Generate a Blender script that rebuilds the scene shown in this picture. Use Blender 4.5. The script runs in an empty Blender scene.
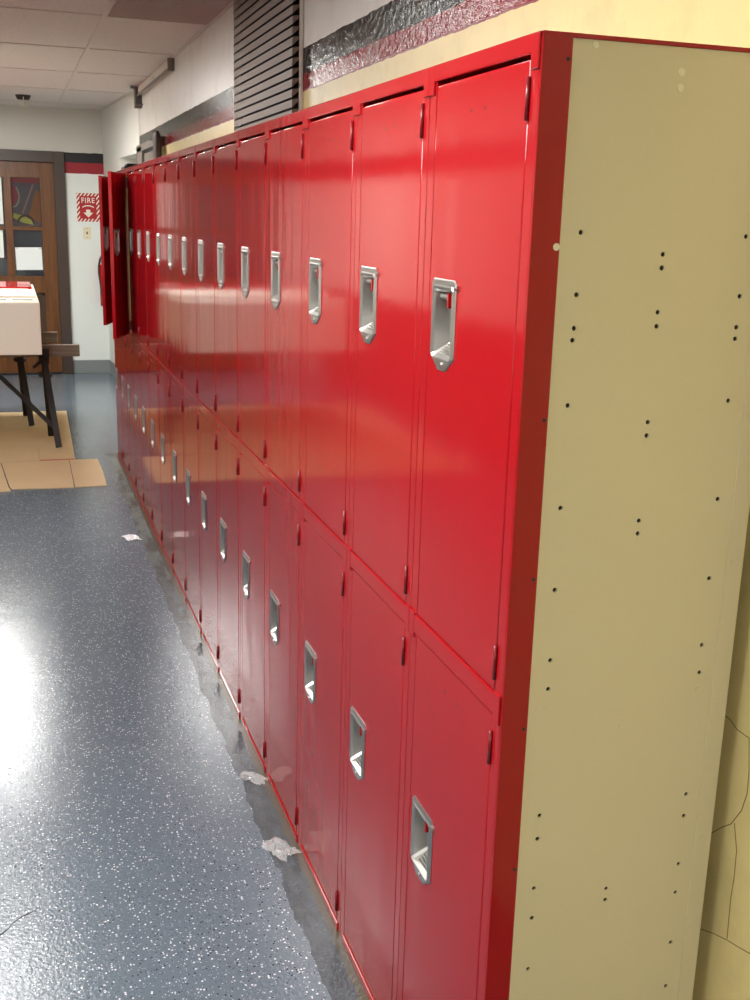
import bpy, bmesh, math, random
from mathutils import Vector, Matrix
random.seed(7)
S = bpy.context.scene
C = S.collection
PI = math.pi
W = 0.381            # width of one locker column
H = 1.82             # height of the bank
D = 0.383            # depth of the bank
NCOL = 16
XW = 0.41            # right wall plane
YF = 10.03           # far wall plane
ZC = 2.53            # ceiling
XL, YB = -2.45, -5.0

# ------------------------------------------------------------------ materials
def srgb(r, g, b):
    f = lambda c: (c / 255 / 12.92) if c / 255 <= 0.04045 else ((c / 255 + 0.055) / 1.055) ** 2.4
    return (f(r), f(g), f(b), 1)

class NT:
    def __init__(s, name):
        s.m = bpy.data.materials.new(name); s.m.use_nodes = True
        s.t = s.m.node_tree; s.b = s.t.nodes['Principled BSDF']
    def n(s, typ, **kw):
        nd = s.t.nodes.new(typ)
        for k, v in kw.items(): setattr(nd, k, v)
        return nd
    def l(s, a, b): s.t.links.new(a, b)
    def val(s, sock, v):
        if hasattr(v, 'links') or isinstance(v, bpy.types.NodeSocket): s.l(v, sock)
        else: sock.default_value = v
    def math(s, op, a, b=None, c=None, clamp=False):
        nd = s.n('ShaderNodeMath', operation=op); nd.use_clamp = clamp
        s.val(nd.inputs[0], a)
        if b is not None: s.val(nd.inputs[1], b)
        if c is not None: s.val(nd.inputs[2], c)
        return nd.outputs[0]
    def mix(s, f, a, b):
        nd = s.n('ShaderNodeMix', data_type='RGBA')
        s.val(nd.inputs[0], f); s.val(nd.inputs[6], a); s.val(nd.inputs[7], b)
        return nd.outputs[2]
    def pos(s):
        return s.n('ShaderNodeNewGeometry').outputs['Position']
    def noise(s, vec, scale, detail=2, rough=0.5):
        nd = s.n('ShaderNodeTexNoise'); s.l(vec, nd.inputs['Vector'])
        nd.inputs['Scale'].default_value = scale; nd.inputs['Detail'].default_value = detail
        nd.inputs['Roughness'].default_value = rough
        return nd.outputs['Fac']
    def step(s, x, a, b):
        nd = s.n('ShaderNodeMapRange', interpolation_type='SMOOTHSTEP')
        s.val(nd.inputs['Value'], x); nd.inputs['From Min'].default_value = a; nd.inputs['From Max'].default_value = b
        return nd.outputs[0]
    def scalev(s, vec, sc):
        nd = s.n('ShaderNodeVectorMath', operation='MULTIPLY'); s.l(vec, nd.inputs[0]); nd.inputs[1].default_value = sc
        return nd.outputs[0]
    def bump(s, h, strength, dist, prev=None):
        nd = s.n('ShaderNodeBump'); nd.inputs['Strength'].default_value = strength; nd.inputs['Distance'].default_value = dist
        s.l(h, nd.inputs['Height'])
        if prev is not None: s.l(prev, nd.inputs['Normal'])
        s.l(nd.outputs[0], s.b.inputs['Normal']); return nd.outputs[0]

def plain(name, col, rough=0.5, metal=0.0, coat=0.0, spec=0.5, noise=0.0, nscale=20, bump=0.0, bscale=200, bdist=0.002):
    k = NT(name); b = k.b
    b.inputs['Base Color'].default_value = col
    b.inputs['Roughness'].default_value = rough; b.inputs['Metallic'].default_value = metal
    b.inputs['Coat Weight'].default_value = coat; b.inputs['Specular IOR Level'].default_value = spec
    if noise:
        p = k.pos(); f = k.noise(p, nscale, 4, 0.6)
        d = tuple(c * (1 - noise) for c in col[:3]) + (1,); e = tuple(min(1, c * (1 + noise)) for c in col[:3]) + (1,)
        k.l(k.mix(f, d, e), b.inputs['Base Color'])
    if bump:
        k.bump(k.noise(k.pos(), bscale, 2), bump, bdist)
    return k.m

RPAINT = (0.355, 0.0075, 0.0115, 1)
def mat_red():
    k = NT('red_enamel'); b = k.b
    b.inputs['Base Color'].default_value = RPAINT
    b.inputs['Roughness'].default_value = 0.09
    b.inputs['Specular IOR Level'].default_value = 0.36
    p = k.pos()
    wav = k.noise(k.scalev(p, (1, 5.0, 0.8)), 2.6, 1, 0.4)
    n1 = k.bump(wav, 0.13, 0.006)
    peel = k.noise(p, 420, 1)
    k.bump(peel, 0.03, 0.001, n1)
    return k.m

def mat_floor():
    k = NT('epoxy_flake_floor'); b = k.b; p = k.pos()
    xyz = k.n('ShaderNodeSeparateXYZ'); k.l(p, xyz.inputs[0])
    big = k.noise(p, 1.6, 4, 0.6)
    base = k.mix(big, srgb(84, 98, 109), srgb(102, 116, 126))
    def fleck(scale, dmax, lo, col, base, ch, seed):
        v = k.n('ShaderNodeTexVoronoi'); v.inputs['Scale'].default_value = scale
        o = k.n('ShaderNodeVectorMath', operation='ADD'); k.l(p, o.inputs[0]); o.inputs[1].default_value = (seed, seed * 1.7, 0)
        k.l(o.outputs[0], v.inputs['Vector'])
        near = k.math('LESS_THAN', v.outputs['Distance'], dmax)
        cs = k.n('ShaderNodeSeparateColor'); k.l(v.outputs['Color'], cs.inputs[0])
        pick = k.math('GREATER_THAN', cs.outputs[ch], lo)
        return k.mix(k.math('MULTIPLY', near, pick), base, col)
    c = fleck(150, 0.36, 0.85, srgb(206, 212, 220), base, 0, 0.0)
    c = fleck(210, 0.34, 0.82, srgb(150, 158, 174), c, 0, 3.3)
    c = fleck(140, 0.32, 0.88, srgb(34, 38, 50), c, 1, 7.1)
    c = fleck(240, 0.36, 0.84, srgb(62, 70, 92), c, 1, 9.7)
    # bare strip along the lockers, wider and patchier further away
    wob = k.noise(p, 9, 4, 0.65)
    wid = k.math('MULTIPLY_ADD', wob, 0.05, -0.105)
    inrow = k.math('LESS_THAN', xyz.outputs[1], 6.12)
    bare = k.math('MULTIPLY', k.math('GREATER_THAN', xyz.outputs[0], wid), inrow)
    bn = k.noise(k.scalev(p, (3, 1, 1)), 5, 5, 0.7)
    farp = k.step(xyz.outputs[1], 2.6, 4.4)
    barec = k.mix(k.step(bn, 0.42, 0.58), srgb(52, 60, 66), srgb(66, 74, 79))
    barefar = k.mix(k.step(bn, 0.36, 0.6), srgb(82, 90, 88), srgb(112, 124, 120))
    barec = k.mix(farp, barec, barefar)
    patch = k.step(k.noise(p, 22, 3, 0.6), 0.40, 0.56)
    c = k.mix(k.math('MULTIPLY', bare, k.math('MULTIPLY_ADD', patch, 0.12, 0.88)), c, barec)
    # brown line at the foot of the lockers
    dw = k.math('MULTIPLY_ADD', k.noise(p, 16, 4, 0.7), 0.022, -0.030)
    foot_line = k.math('MULTIPLY', k.math('GREATER_THAN', xyz.outputs[0], dw), k.math('MULTIPLY', inrow, 0.85))
    c = k.mix(foot_line, c, srgb(82, 74, 58))
    k.l(c, b.inputs['Base Color'])
    r = k.math('MULTIPLY_ADD', k.noise(p, 3, 3), 0.10, 0.09)
    r = k.math('ADD', r, k.math('MULTIPLY', bare, 0.06))
    k.l(r, b.inputs['Roughness'])
    b.inputs['Specular IOR Level'].default_value = 0.5
    n1 = k.bump(k.noise(p, 110, 2, 0.6), 0.5, 0.0018)
    n2 = k.bump(k.noise(p, 7, 3, 0.6), 0.10, 0.006, n1)
    return k.m

def mat_wall(name, bands, low, glossy=0.3, wear=0.0, bump=0.3, swirl=False):
    """bands: list of (z_top, colour) from the floor up"""
    k = NT(name); b = k.b; p = k.pos()
    xyz = k.n('ShaderNodeSeparateXYZ'); k.l(p, xyz.inputs[0])
    z = k.math('ADD', xyz.outputs[2], k.math('MULTIPLY_ADD', k.noise(p, 14, 3), 0.012, -0.006))
    c = bands[0][1]
    for i in range(1, len(bands)):
        f = k.math('GREATER_THAN', z, bands[i - 1][0]); c = k.mix(f, c, bands[i][1])
    blot = k.noise(p, 5, 5, 0.65)
    c2 = k.mix(k.math('MULTIPLY', k.step(blot, 0.45, 0.75), wear), c, srgb(120, 108, 84))
    k.l(c2, b.inputs['Base Color'])
    h = k.noise(k.scalev(p, (1, 1.0, 0.6)), 45, 4, 0.65)
    if swirl:      # the painted stripe is high gloss with brush ridges, the rest is satin
        m = k.math('MULTIPLY', k.math('GREATER_THAN', z, bands[0][0] + .005), k.math('LESS_THAN', z, bands[2][0]))
        k.l(k.math('MULTIPLY_ADD', m, 0.06 - glossy, glossy), b.inputs['Roughness'])
        k.l(k.math('MULTIPLY_ADD', m, -0.28, 0.5), b.inputs['Specular IOR Level'])
        fine = k.noise(k.scalev(p, (1, 0.7, 1.2)), 42, 3, 0.75)
        hh = k.math('ADD', k.math('MULTIPLY', h, 0.5), k.math('MULTIPLY', k.math('MULTIPLY', fine, m), 1.5))
        k.bump(hh, bump, 0.006)
    else:
        b.inputs['Roughness'].default_value = glossy
        k.bump(h, bump, 0.006)
    return k.m

def mat_wood(name, c0, c1, rough=0.35, axis=(9, 9, 0.7)):
    k = NT(name); p = k.pos(); v = k.scalev(p, axis)
    f = k.noise(v, 4.0, 6, 0.65)
    k.l(k.mix(k.step(f, 0.2, 0.8), c0, c1), k.b.inputs['Base Color'])
    k.b.inputs['Roughness'].default_value = rough
    k.bump(f, 0.08, 0.003)
    return k.m

def mat_ceiling():
    k = NT('acoustic_tile'); p = k.pos()
    f = k.noise(p, 150, 2, 0.7)
    k.l(k.mix(k.step(f, 0.52, 0.7), srgb(216, 213, 209), srgb(178, 175, 170)), k.b.inputs['Base Color'])
    k.b.inputs['Roughness'].default_value = 0.85
    k.bump(f, 0.25, 0.002)
    return k.m

def emit(name, col, strength):
    k = NT(name); k.b.inputs['Base Color'].default_value = (0.8, 0.8, 0.8, 1)
    k.b.inputs['Emission Color'].default_value = col; k.b.inputs['Emission Strength'].default_value = strength
    return k.m

def mat_steel():
    k = NT('brushed_steel'); b = k.b
    b.inputs['Metallic'].default_value = 1.0; b.inputs['Base Color'].default_value = (0.54, 0.53, 0.51, 1)
    b.inputs['Roughness'].default_value = 0.34
    f = k.noise(k.scalev(k.pos(), (1, 1, 14)), 90, 3)
    k.bump(f, 0.10, 0.0006)
    return k.m

def mat_wrap():
    k = NT('clear_film'); b = k.b
    b.inputs['Base Color'].default_value = (0.95, 0.95, 0.95, 1); b.inputs['Roughness'].default_value = 0.12
    b.inputs['Alpha'].default_value = 0.2; b.inputs['Specular IOR Level'].default_value = 0.9
    return k.m

RED = mat_red()
RED_SIDE = RED
HINGE = plain('red_hinge', (0.17, 0.005, 0.008, 1), 0.3)
BEIGE = plain('beige_enamel', srgb(216, 205, 168), 0.42, noise=0.03, nscale=300)
STEEL = mat_steel()
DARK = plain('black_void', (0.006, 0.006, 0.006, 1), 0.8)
DISC = plain('cream_disc', srgb(236, 228, 196), 0.35)
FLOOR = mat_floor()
CEIL = mat_ceiling()
GRID = plain('ceiling_grid_paint', srgb(206, 203, 196), 0.6)
YEL, WRED, WBLK = srgb(222, 205, 144), srgb(128, 10, 28), srgb(10, 12, 16)
WHI = srgb(222, 220, 212)
WALLR = mat_wall('striped_plaster', [(2.028, YEL), (2.088, WRED), (2.176, WBLK), (9, srgb(212, 207, 200))], 0, 0.38, 0.22, 0.28, True)
WALLF = mat_wall('far_plaster', [(1.935, srgb(226, 232, 227)), (2.036, srgb(150, 16, 34)), (2.128, srgb(20, 20, 24)), (9, srgb(205, 205, 196))], 0, 0.45, 0.0, 0.12)
WALLL = mat_wall('opposite_plaster', [(0.92, srgb(62, 54, 50)), (1.93, srgb(236, 234, 224)), (2.03, WRED), (2.12, WBLK), (9, WHI)], 0, 0.4, 0.0, 0.12)
WHITEW = plain('white_plaster', srgb(222, 222, 214), 0.5, bump=0.1, bscale=60)
BASEB = plain('grey_base_paint', srgb(128, 134, 134), 0.4)
WOOD = mat_wood('oak_door', srgb(78, 47, 21), srgb(120, 76, 37))
WOODP = mat_wood('dark_door_panel', srgb(70, 46, 28), srgb(92, 62, 38))
TRIMB = plain('brown_trim_paint', srgb(66, 54, 46), 0.4)
GRAYTRIM = plain('taupe_metal_paint', srgb(120, 112, 102), 0.45)
LOUV = plain('bronze_louver', srgb(112, 95, 84), 0.5)
CREAM = plain('cream_enamel', srgb(240, 233, 217), 0.35)
CARD = None
BEAM = mat_wood('weathered_lumber', srgb(92, 82, 72), srgb(138, 126, 112), 0.7, (0.8, 14, 14))
LEGM = plain('dark_brown_steel', srgb(28, 20, 16), 0.55)
BLACK = plain('black_rubber', (0.012, 0.012, 0.012, 1), 0.5)
PAPER = plain('white_paper', srgb(232, 238, 236), 0.7)
SIGNR = plain('sign_red', srgb(170, 22, 26), 0.4)
SIGNW = plain('sign_white', srgb(236, 232, 218), 0.4)
PLATE = plain('ivory_plate', srgb(224, 216, 186), 0.35)
BRASS = plain('switch_dark', srgb(70, 60, 40), 0.3, 0.8)
WRAP = mat_wrap()
VENTM = plain('vent_grey', srgb(196, 182, 172), 0.6)
DUCT = plain('raceway_paint', srgb(206, 198, 188), 0.5)
DUCTD = plain('raceway_bracket', srgb(112, 104, 96), 0.5)
EXTR = plain('extinguisher_red', srgb(180, 16, 18), 0.25)
GLASS = None
def mk_glass():
    k = NT('door_glass'); b = k.b
    b.inputs['Base Color'].default_value = (0.9, 0.93, 0.93, 1); b.inputs['Roughness'].default_value = 0.04
    b.inputs['Transmission Weight'].default_value = 1.0; b.inputs['IOR'].default_value = 1.45
    return k.m
GLASS = mk_glass()
def mk_card():
    k = NT('corrugated_cardboard'); p = k.pos()
    f = k.noise(p, 4, 4); g = k.noise(k.scalev(p, (1, 30, 1)), 6, 2)
    c = k.mix(f, srgb(208, 182, 142), srgb(224, 200, 160))
    c = k.mix(k.math('MULTIPLY', g, 0.25), c, srgb(184, 156, 116))
    k.l(c, k.b.inputs['Base Color']); k.b.inputs['Roughness'].default_value = 0.75
    return k.m
CARD = mk_card()

# ------------------------------------------------------------------ mesh helpers
def new(name, bm, mats, parent=None, loc=(0, 0, 0), smooth=False):
    me = bpy.data.meshes.new(name); bm.normal_update(); bm.to_mesh(me); bm.free()
    for m in (mats if isinstance(mats, (list, tuple)) else [mats]): me.materials.append(m)
    if smooth:
        for f in me.polygons: f.use_smooth = True
    o = bpy.data.objects.new(name, me); C.objects.link(o); o.location = loc
    if parent: o.parent = parent
    return o

def box(bm, x0, x1, y0, y1, z0, z1, bev=0.0, mi=0, seg=1):
    b2 = bmesh.new()
    bmesh.ops.create_cube(b2, size=1)
    bmesh.ops.scale(b2, vec=(abs(x1 - x0), abs(y1 - y0), abs(z1 - z0)), verts=b2.verts)
    bmesh.ops.translate(b2, vec=((x0 + x1) / 2, (y0 + y1) / 2, (z0 + z1) / 2), verts=b2.verts)
    if bev: bmesh.ops.bevel(b2, geom=b2.edges[:], offset=bev, segments=seg, profile=0.5, affect='EDGES')
    merge(bm, b2, mi)

def merge(bm, b2, mi=0):
    for f in b2.faces: f.material_index = mi
    me = bpy.data.meshes.new('tmp'); b2.to_mesh(me); b2.free(); bm.from_mesh(me); bpy.data.meshes.remove(me)

def cyl(bm, a, b, r, seg=16, r2=None, mi=0, bev=0.0):
    a, b = Vector(a), Vector(b); d = b - a
    b2 = bmesh.new()
    bmesh.ops.create_cone(b2, cap_ends=True, segments=seg, radius1=r, radius2=r if r2 is None else r2, depth=d.length)
    q = Vector((0, 0, 1)).rotation_difference(d.normalized()).to_matrix().to_4x4()
    bmesh.ops.transform(b2, matrix=Matrix.Translation((a + b) / 2) @ q, verts=b2.verts)
    if bev: bmesh.ops.bevel(b2, geom=[e for e in b2.edges if e.calc_face_angle(0) > 1], offset=bev, segments=2, affect='EDGES')
    merge(bm, b2, mi)

def bar(bm, a, b, w, t, up=(0, 1, 0), bev=0.0, mi=0):
    """a rectangular bar from a to b, w wide across `up` x axis, t thick along up"""
    a, b = Vector(a), Vector(b); d = (b - a); L = d.length; z = d.normalized()
    y = Vector(up); y = (y - z * y.dot(z)).normalized(); x = y.cross(z)
    b2 = bmesh.new(); bmesh.ops.create_cube(b2, size=1)
    bmesh.ops.scale(b2, vec=(w, t, L), verts=b2.verts)
    if bev: bmesh.ops.bevel(b2, geom=b2.edges[:], offset=bev, segments=1, affect='EDGES')
    M = Matrix((x, y, z)).transposed().to_4x4(); M.translation = (a + b) / 2
    bmesh.ops.transform(b2, matrix=M, verts=b2.verts); merge(bm, b2, mi)

def tube(bm, pts, r, seg=8, mi=0):
    pts = [Vector(p) for p in pts]; rings = []
    prev = None
    for i, p in enumerate(pts):
        t = (pts[min(i + 1, len(pts) - 1)] - pts[max(i - 1, 0)]).normalized()
        n = Vector((0, 1, 0)) if prev is None else prev
        n = (n - t * n.dot(t)).normalized(); prev = n; m = t.cross(n)
        rings.append([bm.verts.new(p + (n * math.cos(2 * PI * k / seg) + m * math.sin(2 * PI * k / seg)) * r) for k in range(seg)])
    for a, b in zip(rings, rings[1:]):
        for k in range(seg):
            f = bm.faces.new((a[k], a[(k + 1) % seg], b[(k + 1) % seg], b[k])); f.material_index = mi
    for rg, rev in ((rings[0], True), (rings[-1], False)):
        f = bm.faces.new(rg[::-1] if rev else rg); f.material_index = mi

def prism(bm, pts, axis, a, b, mi=0):
    """extrude a 2-D outline along axis ('x': pts are (y,z); 'y': (x,z); 'z': (x,y))"""
    def P(p, t): return {'x': (t, p[0], p[1]), 'y': (p[0], t, p[1]), 'z': (p[0], p[1], t)}[axis]
    A = [bm.verts.new(P(p, a)) for p in pts]; B = [bm.verts.new(P(p, b)) for p in pts]; n = len(pts)
    fs = [bm.faces.new(A), bm.faces.new(B[::-1])] + [bm.faces.new((A[i], B[i], B[(i + 1) % n], A[(i + 1) % n])) for i in range(n)]
    for f in fs: f.material_index = mi
    bmesh.ops.recalc_face_normals(bm, faces=fs)

def thing(name, label, cat, loc=(0, 0, 0), rz=0, group=None):
    o = bpy.data.objects.new(name, None); C.objects.link(o); o.location = loc; o.rotation_euler = (0, 0, rz)
    o.empty_display_size = 0.05
    return tag(o, label, cat, group)
def tag(o, label, cat, group=None):
    o['label'] = label; o['category'] = cat
    if group: o['group'] = group
    return o
def struct(name, bm, m, parent=None):
    o = new(name, bm, m, parent)
    if parent is None: o['kind'] = 'structure'
    return o

# ------------------------------------------------------------------ the room
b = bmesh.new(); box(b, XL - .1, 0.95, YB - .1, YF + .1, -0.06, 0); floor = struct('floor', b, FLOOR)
fc = [(-0.95, 0.84), (-0.85, 0.895), (-0.738, 0.972), (-0.724, 0.986), (-0.71, 1.009), (-0.693, 1.026), (-0.675, 1.036), (-0.655, 1.049)]
b = bmesh.new()
for i in range(len(fc) - 1):
    w0 = 0.0025 * (0.4 + (i % 3) * 0.4)
    bar(b, (fc[i][0], fc[i][1], 0.0), (fc[i + 1][0], fc[i + 1][1], 0.0), w0, 0.0012, (0, 0, 1))
new('crack', b, DARK, floor)

b = bmesh.new(); box(b, XL - .1, 0.95, YB - .1, YF + .1, ZC, ZC + 0.06); ceil = struct('ceiling', b, CEIL)
b = bmesh.new()
GX = [-0.12, -0.655, -1.265, -1.875]
GY = [4.65 + 1.22 * k for k in range(-8, 5)]
for x in GX: box(b, x - .012, x + .012, YB, YF, ZC - .005, ZC + .001, .001)
for y in GY:
    if YB < y < YF: box(b, XL, XW, y - .012, y + .012, ZC - .0045, ZC + .001, .001)
box(b, XW - .022, XW, YB, 7.95, ZC - .006, ZC + .001, .001)
prism(b, [(.405 - .022, 7.95), (.405, 7.95), (.292, YF), (.27, YF)], 'z', ZC - .006, ZC + .001)
box(b, XL, 0.292, YF - .022, YF, ZC - .006, ZC + .001, .001)
new('ceiling_grid', b, GRID, ceil)

b = bmesh.new(); box(b, XW, XW + .1, YB, 7.95, 0, ZC); wr = struct('wall_right', b, WALLR)
cr = [[(0.042, 0.838), (0.034, 0.837), (0.015, 0.836), (-0.005, 0.828), (-0.035, 0.828), (-0.039, 0.804), (-0.044, 0.776), (-0.046, 0.739), (-0.038, 0.705), (-0.017, 0.669), (0.004, 0.651), (0.026, 0.628), (0.06, 0.6)],
      [(-0.025, 0.675), (-0.038, 0.634), (-0.04, 0.588), (-0.038, 0.547), (-0.041, 0.475)],
      [(0.06, 0.43), (0.029, 0.444), (-0.006, 0.46), (-0.04, 0.472), (-0.067, 0.479), (-0.098, 0.488), (-0.16, 0.49), (-0.22, 0.51)]]
CRK = plain('plaster_crack', srgb(128, 106, 70), 0.9)
for ln in cr:
    b = bmesh.new()
    for p, q in zip(ln, ln[1:]): bar(b, (XW, p[0], p[1]), (XW, q[0], q[1]), 0.0016, 0.0008, (1, 0, 0))
    new('crack', b, CRK, wr)
def xa(y): return 0.405 + (0.292 - 0.405) * (y - 7.951) / (YF - 7.951)
def slab(bm, y0, y1, z0, z1, t=.15):
    prism(bm, [(xa(y0), y0), (xa(y0) + t, y0), (xa(y1) + t, y1), (xa(y1), y1)], 'z', z0, z1)
b = bmesh.new()
slab(b, 7.951, YF, 2.05, ZC)                                # header over the openings
for y0, y1 in ((7.951, 8.08), (9.0, YF)): slab(b, y0, y1, 1.0, 2.05)
slab(b, 7.951, YF, 0, 1.0)
box(b, 0.84, 0.95, 7.951, YF, 0, ZC)
struct('wall_right_end', b, WHITEW)
b = bmesh.new(); box(b, XL, 0.95, YF, YF + .1, 0, ZC); struct('wall_far', b, WALLF)
b = bmesh.new(); box(b, XL - .1, XL, YB, YF, 0, ZC); struct('wall_left', b, WALLL)
b = bmesh.new(); box(b, XL, 0.95, YB - .1, YB, 0, ZC); struct('wall_back', b, plain('brown_back_wall', srgb(46, 41, 38), .6))
b = bmesh.new(); box(b, -0.075, 0.292, YF - .008, YF + .001, 0, 0.132, .002); struct('baseboard_far', b, BASEB)
b = bmesh.new(); prism(b, [(.397, 7.951), (.41, 7.951), (.297, YF), (.284, YF)], 'z', 0, .132); struct('baseboard_right', b, BASEB)

# grey metal access frame beside the corner, right wall
b = bmesh.new()
box(b, XW - .03, XW + .005, 6.62, 6.72, 1.0, 2.085, .003); box(b, XW - .03, XW + .005, 7.60, 7.94, 1.0, 2.085, .003)
box(b, XW - .03, XW + .005, 6.62, 7.94, 2.045, 2.10, .003); box(b, XW - .012, XW + .005, 6.72, 7.60, 1.0, 2.05)
t2 = struct('trim_2', b, GRAYTRIM)
b = bmesh.new(); box(b, XW - .016, XW - .010, 6.72, 7.60, 2.025, 2.045); box(b, XW - .016, XW - .010, 7.575, 7.60, 1.0, 2.045)
new('panel_line', b, DARK, t2)  # dark line along the edge of the inner panel
b = bmesh.new(); box(b, XW - .07, XW - .03, 6.44, 6.60, 1.3, 2.125, .03, 0, 3); t3 = struct('trim_3', b, TRIMB)
b = bmesh.new(); cyl(b, (XW - .05, 6.58, 2.085), (XW - .05, 6.86, 2.085), .006); new('pin', b, TRIMB, t3)

# far doors -------------------------------------------------------------
def far_door(name, xr, xl, light_panes):
    """xr: right edge, xl: left edge of the leaf"""
    y0, y1 = YF - .030, YF + .004
    px = [(xr - .395, xr - .132), (xr - .728, xr - .465)]
    pz = [(0.96, 1.39), (1.43, 1.88)]
    b = bmesh.new()
    box(b, xr - .132, xr, y0, y1, 0.02, 2.02, .003); box(b, xl, px[1][0], y0, y1, 0.02, 2.02, .003)
    box(b, px[1][0], px[0][1], y0, y1, 1.88, 2.02); box(b, px[1][0], px[0][1], y0, y1, 0.80, 0.96)
    box(b, px[1][0], px[0][1], y0, y1, 0.02, 0.24)
    d = struct(name, b, WOOD)
    b = bmesh.new()
    box(b, px[1][1], px[0][0], y0 + .002, y1, 0.96, 1.88, .003); box(b, px[1][0], px[0][1], y0 + .003, y1, 1.39, 1.43, .003)
    new('muntin', b, WOOD, d)
    b = bmesh.new(); box(b, px[1][0], px[0][1], YF - .012, y1, 0.24, 0.80); new('lower_panel', b, WOODP, d)
    b = bmesh.new()
    box(b, px[1][0], px[0][1], YF - .020, YF - .012, 0.77, 0.80, .003); box(b, px[0][1] - .03, px[0][1], YF - .020, YF - .012, 0.24, 0.80, .003)
    new('panel_moulding', b, TRIMB, d)
    for a, c in px:
        for z0, z1 in pz:
            b = bmesh.new(); box(b, a, c, YF - .0035, YF - .0005, z0, z1); new('backing', b, BACKP, d)
            b = bmesh.new(); box(b, a, c, YF - .0145, YF - .0105, z0, z1); new('pane', b, GLASS, d)
    return d
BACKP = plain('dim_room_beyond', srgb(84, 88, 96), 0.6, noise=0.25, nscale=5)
d1 = far_door('door_1', -0.18, -1.04, None)
d2 = far_door('door_2', -1.05, -1.91, None)
b = bmesh.new()
box(b, -0.18, -0.075, YF - .045, YF + .002, 0, 2.13, .004); box(b, -2.02, -1.915, YF - .045, YF + .002, 0, 2.13, .004)
box(b, -1.915, -0.18, YF - .045, YF + .002, 2.025, 2.13, .004)
struct('trim_1', b, TRIMB)
b = bmesh.new(); box(b, -1.915, -0.18, YF - .05, YF + .002, 0, 0.02, .004); struct('threshold_trim_1', b, LEGM)

# poster between the glass and its backing
yb = YF - .0045
def flat(pts, m, name, parent, dy=0.0):
    b = bmesh.new(); prism(b, pts, 'y', yb - dy - .0009, yb - dy); return new(name, b, m, parent)
x0, x1, z0, z1 = -0.57, -0.317, 1.435, 1.876
P = lambda u, v: (x0 + (x1 - x0) * u, z0 + (z1 - z0) * v)
b = bmesh.new(); prism(b, [P(0, 0), P(1, 0), P(1, 1), P(0, 1)], 'y', yb - .0008, yb)
po = tag(new('poster', b, plain('poster_grey', srgb(92, 84, 92), .6)), 'abstract red, grey and yellow poster behind the upper right door pane', 'poster')
flat([P(0, .90), P(1, .90), P(1, 1), P(0, 1)], plain('poster_red', srgb(150, 56, 62), .6), 'red_band', po, .001)
flat([P(0, .42), P(.10, .45), P(.18, .52), P(.22, .62), P(.17, .72), P(.12, .82), P(.0, .88)], plain('poster_rose', srgb(146, 58, 70), .6), 'rose_shape', po, .001)
flat([P(.55, .18), P(.98, .06), P(1, .72), P(.85, .76), P(.7, .45)], plain('poster_orange', srgb(146, 92, 50), .6), 'orange_shape', po, .001)
flat([P(.32, .26), P(.38, .25), P(.80, .86), P(.74, .87)], plain('poster_pink', srgb(160, 118, 110), .6), 'pink_stripe', po, .002)
flat([P(.0, .16), P(.35, .06), P(.72, .02), P(.74, .1), P(.42, .2), P(.02, .26)], plain('poster_lime', srgb(176, 176, 82), .6), 'lime_shape', po, .002)
ar = [P(.45 + .25 * math.cos(t), .05 + .14 * math.sin(t)) for t in [PI * k / 10 for k in range(11)]]
ar2 = [P(.45 + .32 * math.cos(t), .05 + .18 * math.sin(t)) for t in [PI * k / 10 for k in range(11)]]
flat(ar2 + ar[::-1], plain('poster_plum', srgb(64, 40, 52), .6), 'plum_arc', po, .003)
cu = [P(*q) for q in ((.02, .40), (.12, .43), (.20, .51), (.24, .62), (.19, .72), (.14, .82), (.2, .8), (.26, .7), (.29, .62), (.25, .5), (.15, .40), (.03, .37))]
flat(cu, plain('poster_pale', srgb(150, 160, 130), .6), 'pale_outline', po, .003)
TAPE = plain('tape_clear', srgb(205, 208, 200), .3)
def sheet(xa, xb, za, zb, label, tilt=0.0, curl=0.0):
    b = bmesh.new(); cx, cz = (xa + xb) / 2, (za + zb) / 2; c, s = math.cos(tilt), math.sin(tilt)
    pts = [(cx + (x - cx) * c - (z - cz) * s, cz + (x - cx) * s + (z - cz) * c) for x, z in ((xa, za), (xb, za), (xb, zb), (xa, zb))]
    prism(b, pts, 'y', YF - .0168, YF - .0158)
    o = tag(new('paper_sheet', b, PAPER), label, 'paper', 'papers taped to the far door')
    for x, z in ((xa + .015, zb - .012), (xb - .015, zb - .012)):
        b = bmesh.new(); box(b, x - .012, x + .012, YF - .0174, YF - .0166, z - .006, z + .01); new('tape', b, TAPE, o)
    return o
sheet(-0.565, -0.322, 1.017, 1.232, 'white paper sheet taped across the lower right pane of the wooden door', .02)
sheet(-0.905, -0.66, 1.445, 1.875, 'tall white paper filling the upper left pane of the wooden door')
sheet(-0.90, -0.672, 1.13, 1.385, 'white paper hanging in the lower left pane of the wooden door')

# fire sign --------------------------------------------------------------
def text(body, size, x, z, y, m, name, parent, offset=0.0, sx=1.0):
    cu = bpy.data.curves.new('t', 'FONT'); cu.body = body; cu.size = size; cu.align_x = 'CENTER'; cu.extrude = 0.0004; cu.offset = offset; cu.space_character = 1.16
    to = bpy.data.objects.new('t', cu); C.objects.link(to)
    bpy.context.view_layer.update()
    me = bpy.data.meshes.new_from_object(to.evaluated_get(bpy.context.evaluated_depsgraph_get()))
    bpy.data.objects.remove(to); bpy.data.curves.remove(cu)
    me.materials.clear(); me.materials.append(m)
    o = bpy.data.objects.new(name, me); C.objects.link(o); o.parent = parent
    me.transform(Matrix.Translation((x, y, z)) @ Matrix.Rotation(PI / 2, 4, 'X') @ Matrix.Diagonal((sx, 1, 1, 1)))
    return o
sx0, sx1, sz0, sz1 = 0.025, 0.238, 1.487, 1.755
sg = thing('fire_sign', 'red and white FIRE sign with a down arrow on the far white wall', 'sign', (0, 0, 0))
ys = YF - .0045
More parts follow.
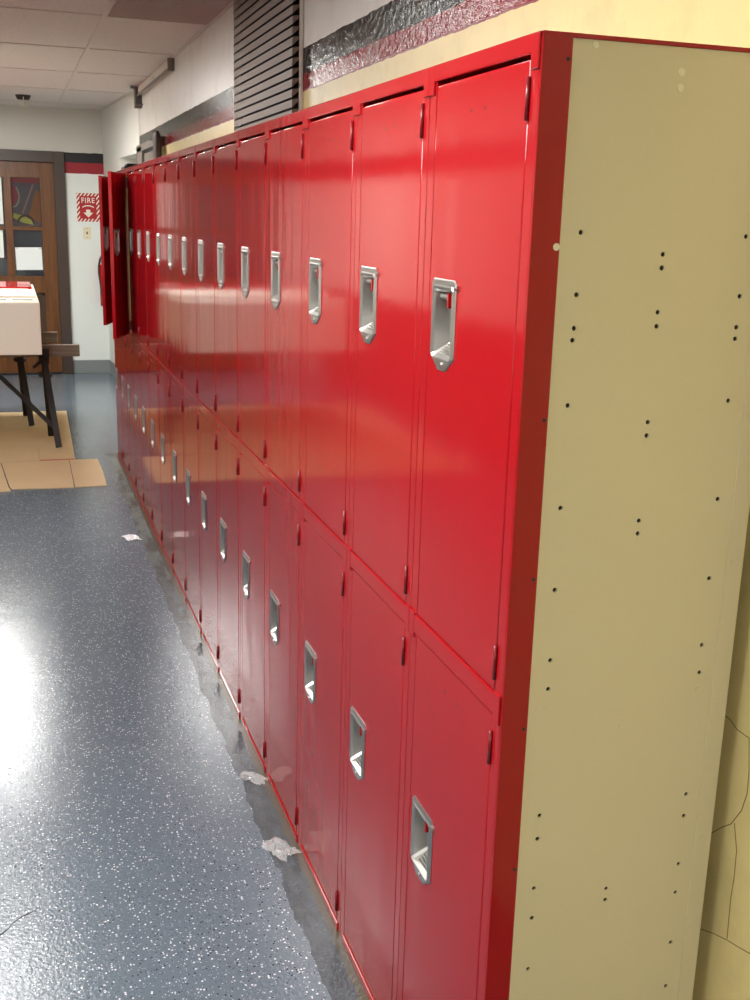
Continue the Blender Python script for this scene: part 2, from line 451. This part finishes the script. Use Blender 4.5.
b = bmesh.new(); box(b, sx0, sx1, ys, YF - .0003, sz0, sz1, .001); new('plate', b, SIGNW, sg)
b = bmesh.new(); bw = .027
import itertools
def clip(poly, xa, xb, za, zb):
    def cl(ps, f, ip):
        out = []
        for i, p in enumerate(ps):
            q = ps[(i + 1) % len(ps)]
            if f(p): out.append(p)
            if f(p) != f(q): out.append(ip(p, q))
        return out
    L = lambda p, q, k, v: tuple(p[j] + (q[j] - p[j]) * (v - p[k]) / (q[k] - p[k]) for j in (0, 1))
    for k, v, s in ((0, xa, 1), (0, xb, -1), (1, za, 1), (1, zb, -1)):
        if not poly: return poly
        poly = cl(poly, lambda p: (p[k] - v) * s >= 0, lambda p, q: L(p, q, k, v))
    return poly
for t in range(-16, 24):
    u = sx0 + t * .0345
    par = [(u, sz0), (u + .0195, sz0), (u + .0195 + .2, sz1), (u + .2, sz1)]
    for r in ((sx0, sx1, sz0, sz0 + bw), (sx0, sx1, sz1 - bw, sz1), (sx0, sx0 + bw, sz0 + bw, sz1 - bw), (sx1 - bw, sx1, sz0 + bw, sz1 - bw)):
        q = clip(par, *r)
        if len(q) >= 3: prism(b, q, 'y', ys - .0006, ys)
new('border_stripes', b, SIGNR, sg)
b = bmesh.new(); box(b, sx0 + bw, sx1 - bw, ys - .0008, ys, sz0 + bw, sz1 - bw); new('red_panel', b, SIGNR, sg)
xc = (sx0 + sx1) / 2
text('FIRE', .070, xc, 1.664, ys - .0012, SIGNW, 'lettering', sg, .0010, 0.90)
b = bmesh.new()
ang = [math.radians(50 + 8 * k) for k in range(11)]
o1 = [(xc + .088 * math.cos(t), 1.568 + .075 * math.sin(t)) for t in ang]; i1 = [(xc + .082 * math.cos(t), 1.568 + .064 * math.sin(t)) for t in ang]
prism(b, o1 + i1[::-1], 'y', ys - .0014, ys - .0007); new('arc', b, SIGNW, sg)
b = bmesh.new()
prism(b, [(xc - .020, 1.60), (xc + .020, 1.60), (xc + .020, 1.572), (xc + .046, 1.572), (xc, 1.526), (xc - .046, 1.572), (xc - .020, 1.572)], 'y', ys - .0014, ys - .0007)
new('arrow', b, SIGNW, sg)

sw = thing('light_switch', 'ivory key switch plate on the white wall below the FIRE sign', 'switch', (0.112, YF, 1.378))
b = bmesh.new(); box(b, -.036, .036, -.007, -.0002, -.058, .058, .004, 0, 2); new('plate', b, PLATE, sw)
b = bmesh.new(); box(b, -.006, .006, -.013, -.006, -.012, .014, .002); new('toggle', b, BRASS, sw)
for zz in (.042, -.042):
    b = bmesh.new(); cyl(b, (0, -.0065, zz), (0, -.0085, zz), .004, 8); new('screw', b, BRASS, sw)

fe = thing('fire_extinguisher', 'red fire extinguisher on the far wall, its black hose looping out past the lockers', 'extinguisher', (0.275, 9.945, 0))
b = bmesh.new(); cyl(b, (0, 0, .66), (0, 0, 1.10), .065, 28, bev=.02); cyl(b, (0, 0, 1.10), (0, 0, 1.16), .05, 28, .02); new('cylinder', b, EXTR, fe, smooth=True)
b = bmesh.new(); cyl(b, (0, 0, 1.155), (0, 0, 1.20), .018); box(b, -.025, .075, -.012, .012, 1.195, 1.215, .004); box(b, -.02, .065, -.010, .010, 1.165, 1.178, .004); new('valve', b, BLACK, fe)
b = bmesh.new(); tube(b, [(-.01, -.02, 1.185), (-.035, -.02, 1.17), (-.055, -.02, 1.13), (-.068, -.02, 1.07), (-.070, -.02, 1.0), (-.062, -.02, .93), (-.055, -.03, .87), (-.05, -.04, .80)], .011, 10); new('hose', b, BLACK, fe, smooth=True)
b = bmesh.new(); box(b, -.02, .02, .05, .0852, .95, 1.05, .003); new('bracket', b, DUCTD, fe)

# raceway at the top of the right wall -------------------------------------
rw = thing('cable_raceway', 'grey box raceway high on the right wall at the ceiling with dark end bracket', 'raceway', (0, 0, 0))
b = bmesh.new(); box(b, XW - .030, XW - .0005, 5.98, 7.75, 2.462, ZC - .007, .003); new('casing', b, DUCT, rw)
b = bmesh.new(); bar(b, (XW - .034, 5.98, 2.458), (XW - .034, 7.75, 2.458), .016, .016, (1, 0, 0), .002); new('lower_edge', b, DUCTD, rw)
b = bmesh.new(); box(b, XW - .042, XW - .0005, 5.965, 5.985, 2.448, ZC - .007, .003); new('end_cap', b, DUCTD, rw)
b = bmesh.new()
box(b, XW - .06, XW - .0005, 7.66, 7.74, 2.385, 2.395, .002); box(b, XW - .055, XW - .0005, 7.72, 7.80, 2.37, 2.52, .004)
box(b, XW - .085, XW - .0005, 7.70, 7.78, 2.512, 2.52, .002); new('bracket', b, DUCTD, rw)
b = bmesh.new(); cyl(b, (XW - .033, 6.75, 2.485), (XW - .030, 6.75, 2.485), .006, 10); new('screw', b, DUCTD, rw)

# louvred grille in the right wall ---------------------------------------------
gr = thing('wall_grille', 'tall bronze louvred grille in the right wall above the lockers', 'grille', (0, 0, 0))
gy0, gy1, gz0, gz1 = 2.78, 3.87, 1.86, ZC - .008
b = bmesh.new()
box(b, XW - .012, XW - .0004, gy0 - .022, gy0, gz0, gz1, .002); box(b, XW - .037, XW - .0004, gy1, gy1 + .006, gz0, gz1, .001)
box(b, XW - .012, XW - .0004, gy0 - .022, gy1 + .012, gz0 - .02, gz0, .002); new('frame', b, DUCT, gr)
b = bmesh.new(); box(b, XW - .004, XW - .0004, gy0, gy1, gz0, gz1); new('backing', b, DARK, gr)
b = bmesh.new(); z = gz0 + .01
while z < gz1 - .02:
    prism(b, [(XW - .004, z + .032), (XW - .004, z + .028), (XW - .036, z), (XW - .036, z + .027), (XW - .032, z + .028)], 'y', gy0 + .001, gy1 - .001)
    z += .0352
new('louvres', b, LOUV, gr)
b = bmesh.new(); cyl(b, (XW - .012, gy0 - .012, 2.05), (XW - .015, gy0 - .012, 2.05), .007, 10); new('screw', b, DUCTD, gr)

# ceiling: vent, detector, lamps ------------------------------------------------
cv = thing('ceiling_vent', 'brown egg-crate return vent panel in the ceiling beside the right wall', 'vent', (0, 0, 0))
vx0, vx1, vy0, vy1 = -0.105, XW - .025, 3.445, 4.635
b = bmesh.new(); box(b, vx0, vx1, vy0, vy1, ZC - .0035, ZC - .0005); new('backing', b, plain('vent_back', srgb(150, 134, 124), .8), cv)
b = bmesh.new(); n = 46
for i in range(n + 1):
    x = vx0 + (vx1 - vx0) * i / n; box(b, x - .0016, x + .0016, vy0, vy1, ZC - .010, ZC - .003)
for i in range(60):
    y = vy0 + (vy1 - vy0) * i / 59; box(b, vx0, vx1, y - .0012, y + .0012, ZC - .009, ZC - .003)
new('grid', b, VENTM, cv)

sd = thing('ceiling_sensor', 'small black recessed ceiling fixture with a hanging white wire cage', 'sensor', (-0.442, 9.0, ZC))
b = bmesh.new(); cyl(b, (0, 0, -.036), (0, 0, -.001), .050, 28, .066); new('housing', b, BLACK, sd)
b = bmesh.new()
tube(b, [(.055 * math.cos(PI * k / 12), 0, -.015 - .075 * math.sin(PI * k / 12)) for k in range(13)], .004, 6)
tube(b, [(0, .055 * math.cos(PI * k / 12), -.015 - .075 * math.sin(PI * k / 12)) for k in range(13)], .004, 6)
new('cage', b, PLATE, sd)

def lamp(cx, cy, label, strength):
    o = thing('ceiling_light', label, 'ceiling light', (cx, cy, ZC), 0, 'fluorescent ceiling panels')
    b = bmesh.new()
    for a in ((-.30, .30, -.602, -.575), (-.30, .30, .575, .602), (-.30, -.275, -.602, .602), (.275, .30, -.602, .602)):
        box(b, a[0], a[1], a[2], a[3], -.016, -.006, .002)
    new('frame', b, GRID, o)
    b = bmesh.new(); box(b, -.275, .275, -.575, .575, -.013, -.007); new('diffuser', b, emit('lamp_diffuser', (1.0, 0.985, 0.95, 1), strength), o)
    return o
LX = -0.96
lamp(LX, GY[0] + .61 + 1.22 * 7, 'ceiling light panel over the near half of the hall', 20)
lamp(LX, GY[0] + .61 + 1.22 * 10, 'ceiling light panel near the wooden far door', 50)
lamp(LX - .15, GY[0] + .61 + 1.22 * 4, 'ceiling light panel level with the nearest locker', 46)
lamp(LX, GY[0] + .61 + 1.22 * 1, 'ceiling light panel nearest the back of the hall', 38)

# ------------------------------------------------------------------ locker bank
Y0, Y1 = -0.003, 0.378          # one column, local y
DY0, DY1 = 0.024, 0.347         # door
UZ0, UZ1 = 0.929, 1.790
LZ0, LZ1 = 0.024, 0.893
HY = 0.280                       # handle centre
HZU, HZL = 1.432, 0.5245

def panel_door(z0, z1, hz):
    """sheet-steel pan door about its hinge edge: x=0 face, y 0..w, with a hole behind the handle"""
    w = DY1 - DY0; bm = bmesh.new()
    hy0, hy1 = HY - DY0 - .041, HY - DY0 + .041; a, c = hz - .055, hz + .060
    ER = .003
    ys_, zs_ = [ER, hy0, hy1, w - ER], [z0 + ER, a, c, z1 - ER]
    g = [[bm.verts.new((0, y, z)) for z in zs_] for y in ys_]
    for i in range(3):
        for j in range(3):
            if (i, j) != (1, 1): bm.faces.new((g[i][j], g[i][j + 1], g[i + 1][j + 1], g[i + 1][j]))
    per = [g[0][0], g[1][0], g[2][0], g[3][0], g[3][1], g[3][2], g[3][3], g[2][3], g[1][3], g[0][3], g[0][2], g[0][1]]
    def ring(inset, x):
        out = []
        for v in per:
            y, z = v.co.y, v.co.z
            y = inset if abs(y - ER) < 1e-6 else (w - inset if abs(y - (w - ER)) < 1e-6 else y)
            z = z0 + inset if abs(z - z0 - ER) < 1e-5 else (z1 - inset if abs(z - z1 + ER) < 1e-5 else z)
            out.append(bm.verts.new((x, y, z)))
        return out
    prev = per
    arc = [(ER * (1 - math.sin(t)), ER * (1 - math.cos(t))) for t in (PI / 8, PI / 4, 3 * PI / 8, PI / 2)]
    for q, (inset, x) in enumerate(arc + [(0, .018), (.0012, .0192), (.016, .0192), (.016, .0180), (.0014, .0180), (.0014, .0032), (.003, .0014)]):
        r = ring(inset, x)
        for i in range(12): bm.faces.new((prev[i], prev[(i + 1) % 12], r[(i + 1) % 12], r[i])).smooth = q < 4
        prev = r
    # inner skin, with the same opening
    gi = {}
    bmesh.ops.recalc_face_normals(bm, faces=bm.faces)
    b2 = bmesh.new()
    def quad(ya, yb_, za, zb): b2.faces.new([b2.verts.new((.0014, y, z)) for y, z in ((ya, za), (yb_, za), (yb_, zb), (ya, zb))])
    quad(.003, hy0, z0 + .003, z1 - .003); quad(hy1, w - .003, z0 + .003, z1 - .003); quad(hy0, hy1, z0 + .003, a); quad(hy0, hy1, c, z1 - .003)
    merge(bm, b2)
    # two tiny drilled holes
    for y in (.160 - DY0, .209 - DY0):
        cyl(bm, (-.0002, y, z1 - .047), (.0008, y, z1 - .047), .0022, 8, mi=1)
    return bm

def handle_bm(hz):
    bm = bmesh.new(); yc = HY - DY0
    outer = [(-.049, .065), (-.043, .071), (.043, .071), (.049, .065), (.049, -.048), (.016, -.0705), (-.016, -.0705), (-.049, -.048)]
    op = [(-.0385, .053), (-.034, .0575), (.034, .0575), (.0385, .053), (.0385, -.047), (.0345, -.051), (-.0345, -.051), (-.0385, -.047)]
    def sc(ps, k, dz=0): return [(u * k, (v - .004) * k + .004 + dz) for u, v in ps]
    back = [(-.034, .047), (-.030, .051), (.030, .051), (.034, .047), (.034, -.030), (.030, -.034), (-.030, -.034), (-.034, -.030)]
    rings = [(outer, -.0004), (outer, -.0016), (sc(outer, .975), -.0026), (sc(op, 1.07), -.0026), (sc(op, 1.03), -.0044), (op, -.0042), (sc(op, .96), -.0005), (sc(back, 1.03), .0235), (back, .0255), (sc(back, .9), .0262)]
    prev = None
    for ps, x in rings:
        r = [bm.verts.new((x, yc - u, hz + v)) for u, v in ps]
        if prev:
            for i in range(8): bm.faces.new((prev[i], r[i], r[(i + 1) % 8], prev[(i + 1) % 8]))
        prev = r
    bm.faces.new(prev)
    bmesh.ops.recalc_face_normals(bm, faces=bm.faces)
    for f in bm.faces: f.smooth = False
    # lift bar, rivet in the tip, pin at the upper corner, louvre slots in the floor of the cup
    cyl(bm, (.010, yc + .033, hz + .043), (.010, yc - .002, hz + .043), .0055, 14)
    cyl(bm, (-.0012, yc, hz - .061), (-.0048, yc, hz - .061), .0042, 12, .003)
    cyl(bm, (-.0005, yc - .046, hz + .060), (-.0005, yc - .057, hz + .060), .0045, 12)
    b2 = bmesh.new()
    for k in range(4):
        box(b2, .004 + k * .0045, .006 + k * .0045, yc - .022, yc + .022, hz - .0455 + k * .0036, hz - .0415 + k * .0036)
    merge(bm, b2)
    return bm

def latch_bm(hz):
    bm = bmesh.new(); yc = HY - DY0
    box(bm, .006, .020, yc - .026, yc - .006, hz + .030, hz + .050, .002)
    box(bm, .001, .008, yc - .011, yc - .006, hz + .027, hz + .050, .001)
    return bm

def hinge_bm(za, zb):
    bm = bmesh.new(); n = 5
    for i in range(n):
        a = za + (zb - za) * i / n; c = za + (zb - za) * (i + 1) / n
        if i == 0: cyl(bm, (-.0020, -.0012, za), (-.0020, -.0012, zb), .0030, 14)
    return bm

def frame_bm(first):
    bm = bmesh.new()
    box(bm, 0, .022, Y0 + .0010, DY0 - .0018, .0, H - .002, .0007)          # near post
    box(bm, 0, .022, DY1 + .0018, Y1 - .0012, .0, H - .002, .0007)          # far post
    box(bm, .010, .022, Y0, Y1, 1.0, 1.0005)
    for z0, z1 in ((1.7955, H), (.8945, .9275), (.0, .020)):
        box(bm, -.0030, .020, Y0 + (0 if z1 == H else .017), Y1 - (0 if z1 == H else .024), z0, z1, .0018, 0, 2)
    # corner tabs lapping over the posts
    for z0, z1 in ((1.7765, H - .001), (.8855, .9315)):
        g = .0 if z1 > 1.5 else .0012
        box(bm, -.0036, .004, Y0 + g, .0185, z0, z1, .0012); box(bm, -.0036, .004, .3535, Y1 - g, z0, z1, .0012)
    # rebate behind the door
    box(bm, .021, .024, DY0 - .004, DY0 + .010, .02, H - .03); box(bm, .021, .024, DY1 - .010, DY1 + .004, .02, H - .03)
    return bm

def body_bm():
    bm = bmesh.new()
    box(bm, .022, D, Y0 + .0006, Y0 + .0018, .002, H - .005)
    box(bm, .022, D, Y1 - .0018, Y1 - .0006, .002, H - .005)
    box(bm, D - .0012, D, Y0 + .0006, Y1 - .0006, .002, H - .005)
    box(bm, .022, D, Y0 + .0006, Y1 - .0006, .002, .004)
    box(bm, .022, D, Y0 + .0006, Y1 - .0006, .909, .911)
    return bm
def top_bm():
    bm = bmesh.new(); box(bm, .018, D, Y0 + .0002, Y1 - .0002, H - .0055, H - .0005, .0006); return bm

GRP = 'red two-tier lockers in the bank along the right wall'
ORD = ['', 'second', 'third', 'fourth', 'fifth', 'sixth', 'seventh', 'eighth', 'ninth', 'tenth', 'eleventh', 'twelfth', 'thirteenth']
labels = ['nearest red two-tier locker at the end of the bank, with the bare tan side panel']
labels += ['red two-tier locker, %s column from the tan side panel end' % ORD[k] for k in range(1, 13)]
labels += ['red locker with its upper door swung open, nearer of the two open ones',
           'closed red two-tier locker between the two lockers with open upper doors',
           'farthest red two-tier locker at the end of the bank, its upper door swung open']

proto = thing('locker', labels[0], 'locker', (0, 0, 0), 0, GRP)
new('frame', frame_bm(True), RED, proto)
new('body', body_bm(), BEIGE, proto)
new('top_panel', top_bm(), RED, proto)
doors = []
for z0, z1, hz, hg in ((UZ0, UZ1, HZU, ((1.716, 1.769), (.948, 1.000))), (LZ0, LZ1, HZL, ((.813, .866), (.048, .098)))):
    d = new('door', panel_door(z0, z1, hz), [RED, DARK], proto, (-.0004, DY0, 0))
    h = new('handle', handle_bm(hz), STEEL, d); h['label'] = 'recessed stainless steel cup handle'
    new('latch', latch_bm(hz), RED, d)
    for a, c in hg: new('hinge', hinge_bm(a, c), HINGE, d, smooth=True)
def dup(root, loc, label):
    r = root.copy(); C.objects.link(r); r.location = loc; r['label'] = label
    for ch in list(root.children):
        c = ch.copy(); C.objects.link(c); c.parent = r
        for g in list(ch.children):
            q = g.copy(); C.objects.link(q); q.parent = c
    return r
lockers = [proto] + [dup(proto, (0, k * W, 0), labels[k]) for k in range(1, NCOL)]
OPEN = {13: 161, 15: 163}
for k, a in OPEN.items():
    for ch in lockers[k].children:
        if ch.name.startswith('door') and ch.data.name.split('.')[0] == 'door':
            if min(v.co.z for v in ch.data.vertices) > .5:
                ch.rotation_euler = (0, 0, math.radians(a)); ch.location.x = -.005; ch['label'] = 'upper door swung wide open'

# near end: bare tan side sheet with real punched holes, red corner return
b = bmesh.new(); box(b, .0415, D, Y0 - .0020, Y0 + .0004, .004, H - .006)
sp = new('side_panel', b, BEIGE, proto); sp['label'] = 'bare tan sheet with rows of punched holes'
dark = [(.072, 1.58), (.327, 1.58), (.198, 1.554), (.198, 1.536), (.072, 1.5), (.327, 1.499), (.198, 1.477), (.198, 1.458), (.072, 1.456), (.327, 1.456),
        (.071, 1.44), (.327, 1.44), (.071, 1.352), (.327, 1.352), (.198, 1.325), (.198, 1.306), (.071, 1.208), (.327, 1.207), (.198, 1.182), (.198, 1.163),
        (.071, 1.088), (.327, 1.085), (.072, .981), (.327, .979), (.072, .936), (.328, .934), (.328, .728), (.328, .69), (.073, .731), (.072, .692),
        (.328, .604), (.328, .552), (.072, .607), (.072, .555), (.199, .583), (.199, .563), (.329, .459), (.072, .464), (.329, .376), (.072, .376),
        (.072, .25), (.328, .25), (.199, .3)]
cb = bmesh.new()
for x, z in dark: cyl(cb, (x, Y0 - .02, z), (x, Y0 + .02, z), .0034, 14)
cut = new('cutter', cb, DARK)
md = sp.modifiers.new('b', 'BOOLEAN'); md.object = cut; md.solver = 'EXACT'; md.operation = 'DIFFERENCE'
bpy.context.view_layer.update()
me2 = bpy.data.meshes.new_from_object(sp.evaluated_get(bpy.context.evaluated_depsgraph_get()))
sp.modifiers.clear(); sp.data = me2
bpy.data.objects.remove(cut)
me2.materials.clear(); me2.materials.append(BEIGE)
for pl in me2.polygons: pl.material_index = 0
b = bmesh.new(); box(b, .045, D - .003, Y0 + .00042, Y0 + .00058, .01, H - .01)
new('hole_shade', b, DARK, proto)['label'] = 'black sheet standing in for shade behind the holes'  # black sheet added so the punched holes look shaded inside
b = bmesh.new(); box(b, .0, .0420, Y0 - .0034, Y0 + .0008, .0, H - .0005, .0008)
for z in (1.789, 1.333, 1.107, .878, .647, .416, .185): cyl(b, (.036, Y0 - .0038, z), (.036, Y0 - .0030, z), .0026, 10, mi=1)
new('corner_return', b, [RED, DARK], proto)
b = bmesh.new(); box(b, .354, D + .0005, Y0 - .0032, Y0 - .0018, .004, H - .006, .0005)
for z in (1.79, 1.56, 1.333, 1.107, .875, .645, .414, .185): cyl(b, (.366, Y0 - .0042, z), (.366, Y0 - .0030, z), .0042, 12, bev=.0004)
new('rear_flange', b, BEIGE, proto)
for x, z, r in ((.074, 1.808, .0042), (.201, 1.784, .0050), (.201, 1.765, .0050), (.070, .907, .0036), (.198, .881, .0036), (.198, .862, .0036), (.327, .906, .0036)):
    b = bmesh.new(); cyl(b, (x, Y0 - .0034, z), (x, Y0 - .0018, z), r, 16, bev=.0005); new('hole_disc', b, DISC if z > 1 else BEIGE, proto)  # hole plugs as raised discs
b = bmesh.new(); cyl(b, (.037, Y0 - .0046, 1.561), (.037, Y0 - .0032, 1.561), .0048, 16, bev=.0005); new('hole_disc', b, DISC, proto)  # cream disc stands in for light showing through an open hole
b = bmesh.new(); box(b, .0, D, Y0 - .0036, Y0 + .0, H - .0056, H, .0006); new('top_edge', b, RED, proto)
# far end sheet on the last column
b = bmesh.new(); box(b, .0, D, Y1 - .0004, Y1 + .0016, .0, H - .001); new('side_panel', b, RED, lockers[-1])

# black thing lying on the bank top, far end
b = bmesh.new(); box(b, -.07, .07, -.10, .10, 0, .045, .008); box(b, -.05, .05, -.08, .08, .044, .060, .006)
o = new('flat_tray', b, BLACK, None, (.14, 5.93, H)); tag(o, 'small flat black object lying on top of the far lockers', 'tray')

# ------------------------------------------------------------------ locker unit on sawhorses
uz = .692
cu_ = thing('locker_unit', 'cream locker body lying on the sawhorses with a red frame on top', 'locker', (0, 5.96, uz))
UX0, UX1, UL, UH = -1.608, -.464, 1.83, .326
b = bmesh.new(); box(b, UX0, UX1, 0, UL, 0, UH, .004, 0, 2); new('body', b, CREAM, cu_)
b = bmesh.new()
for k in range(7):
    x1 = UX1 - .036 - k * .163; box(b, x1 - .126, x1, .235, .285, UH - .0005, UH + .0012)
new('slots', b, DARK, cu_)
b = bmesh.new(); box(b, UX0 + .006, UX1 - .012, .45, 1.16, UH - .0005, UH + .012, .003); box(b, UX0 + .003, UX1 - .003, 0, .10, UH - .0005, UH + .003, .001); new('top_flange', b, CREAM, cu_)
b = bmesh.new()
box(b, UX0 + .01, UX1 - .022, 1.22, UL - .01, UH - .0005, UH + .022, .004); box(b, UX1 - .05, UX1 - .022, 1.10, 1.23, UH + .012, UH + .030, .004)
for k in range(1, 3): box(b, UX1 - .022 - k * .38, UX1 + .0 - k * .38, 1.14, 1.23, UH + .012, UH + .030, .004)
new('red_frame', b, RED, cu_)
LEGX = -.44
def sawhorse(y, label, xr, xl, LEGX, braced):
    t = thing('sawhorse', label, 'sawhorse', (0, y, 0), 0, 'sawhorses carrying the cream locker unit')
    b = bmesh.new(); box(b, xl, xr, -.022, .022, .61, .690, .003); o = new('beam', b, BEAM, t); o['label'] = 'weathered grey lumber beam'
    for sx, xx in ((1, LEGX), (-1, xl + .25)):
        b = bmesh.new(); box(b, xx - .035, xx + .035, -.034, -.0225, .56, .665, .002); box(b, xx - .035, xx + .035, .0225, .034, .56, .665, .002)
        new('bracket', b, LEGM, t)
        for s, dx in ((-1, .065), (1, .03)):
            b = bmesh.new(); bar(b, (xx, s * .036, .60), (xx + sx * dx, s * .22, .0125), .042, .03, (0, 1, 0), .002)
            new('leg', b, LEGM, t)
        b = bmesh.new(); box(b, xx - .04, xx + .05, -.075, .075, .475, .495, .002); new('spreader', b, LEGM, t)
    if braced: b = bmesh.new(); bar(b, (LEGX + .045, -.175, .14), (LEGX - .33, -.08, .53), .03, .012, (0, 1, 0), .002); new('brace', b, LEGM, t)
    b = bmesh.new(); bar(b, (LEGX + .0, -.05, .602), (LEGX - .075, -.06, .54), .022, .012, (0, 1, 0), .002); new('hook', b, LEGM, t)
    return t
sawhorse(6.54, 'nearer sawhorse with grey lumber beam under the cream locker unit', -.20, -1.85, -.44, True)
sawhorse(7.39, 'farther sawhorse with grey lumber beam under the cream locker unit', -.31, -1.80, -.60, False)

def card(pts, z0, th, label, seed):
    rnd = random.Random(seed)
    b = bmesh.new(); prism(b, pts, 'z', z0, z0 + th)
    return tag(new('cardboard_sheet', b, CARD), label, 'cardboard', 'cardboard sheets laid on the floor')
bk = card([(-2.2, 5.956), (-.512, 5.953), (-.289, 5.951), (-.252, 7.821), (-2.2, 7.82)], .0006, .004, 'large cardboard sheet on the floor under the sawhorses', 1)
b = bmesh.new(); box(b, -.512, -.290, 5.949, 5.975, .0046, .0052); new('red_tape', b, plain('red_tape', srgb(190, 60, 44), .5), bk)
b = bmesh.new(); box(b, -.514, -.508, 5.975, 6.35, .0046, .0050); new('pale_crease', b, plain('crease', srgb(205, 172, 130), .8), bk)
card([(-.333, 5.187), (-.15, 5.186), (-.142, 5.55), (-.147, 5.933), (-.326, 5.945)], .0006, .005, 'rightmost cardboard piece of the front row, nearest the lockers', 2)
card([(-.687, 5.208), (-.34, 5.178), (-.3365, 5.35), (-.329, 5.944), (-.75, 5.947), (-.70, 5.26)], .0006, .005, 'middle cardboard piece of the front row before the sawhorses', 3)
card([(-2.2, 5.15), (-.695, 5.163), (-.699, 5.205), (-.708, 5.26), (-.755, 5.947), (-2.2, 5.947)], .0006, .005, 'leftmost cardboard piece of the front row, cut by the photo edge', 4)

# floor litter
def wrapper(x, y, sx, sy, h, label, seed, rz, mat, z0=0.001):
    rnd = random.Random(seed); n = 9; b = bmesh.new(); g = []
    for i in range(n):
        row = []
        for j in range(n):
            u, v = i / (n - 1) * 2 - 1, j / (n - 1) * 2 - 1
            r = max(0, 1 - (u * u + v * v) * .55)
            k = .75 + .25 * rnd.random()
            row.append(b.verts.new((u * sx * k + rnd.uniform(-.1, .1) * sx, v * sy * k + rnd.uniform(-.1, .1) * sy, r * h * rnd.uniform(.05, 1.0) + .0008)))
        g.append(row)
    for i in range(n - 1):
        for j in range(n - 1): b.faces.new((g[i][j], g[i + 1][j], g[i + 1][j + 1], g[i][j + 1]))
    bmesh.ops.recalc_face_normals(b, faces=b.faces)
    bmesh.ops.solidify(b, geom=b.faces[:], thickness=.0004)
    o = new('plastic_scrap', b, mat, None, (x, y, z0)); o.rotation_euler = (0, 0, rz)
    return tag(o, label, 'litter', 'scraps of plastic on the floor')
wrapper(-.052, 1.135, .034, .055, .020, 'crumpled clear plastic scrap at the foot of the third locker', 3, .5, WRAP)
wrapper(-.040, 1.515, .026, .050, .014, 'small clear plastic scrap at the foot of the fourth locker', 5, .7, WRAP)
wrapper(-.125, 4.06, .040, .055, .012, 'white crumpled scrap on the floor near the far lockers', 8, .2, plain('white_film', srgb(240, 242, 244), .3))
o = wrapper(-.60, 6.25, .006, .006, .004, 'tiny white scrap lying on the cardboard under the sawhorses', 9, 0, PAPER, .0056)

# ------------------------------------------------------------------ world, camera
w = bpy.data.worlds.new('World'); S.world = w; w.use_nodes = True
w.node_tree.nodes['Background'].inputs[0].default_value = (.5, .5, .5, 1); w.node_tree.nodes['Background'].inputs[1].default_value = 0.05
cam = bpy.data.cameras.new('camera'); co = bpy.data.objects.new('camera', cam); C.objects.link(co)
yaw, pitch, roll, fpx = 0.3240, -0.2527, 0.0275, 1089.368
cy, sy, cp, sp_ = math.cos(yaw), math.sin(yaw), math.cos(pitch), math.sin(pitch)
f = Vector((sy * cp, cy * cp, sp_)); r = Vector((cy, -sy, 0)); u = r.cross(f)
c, s = math.cos(roll), math.sin(roll); r, u = r * c + u * s, u * c - r * s
M = Matrix((r, u, -f)).transposed().to_4x4(); M.translation = (-0.6394, -1.3105, 1.5903)
co.matrix_world = M
cam.sensor_fit = 'HORIZONTAL'; cam.sensor_width = 36; cam.lens = fpx / 750 * 36; cam.clip_start = .02
S.camera = co
S.view_settings.view_transform = 'Standard'; S.view_settings.look = 'None'
S.view_settings.exposure = 0.0; S.view_settings.gamma = 1; S.view_settings.use_curve_mapping = False
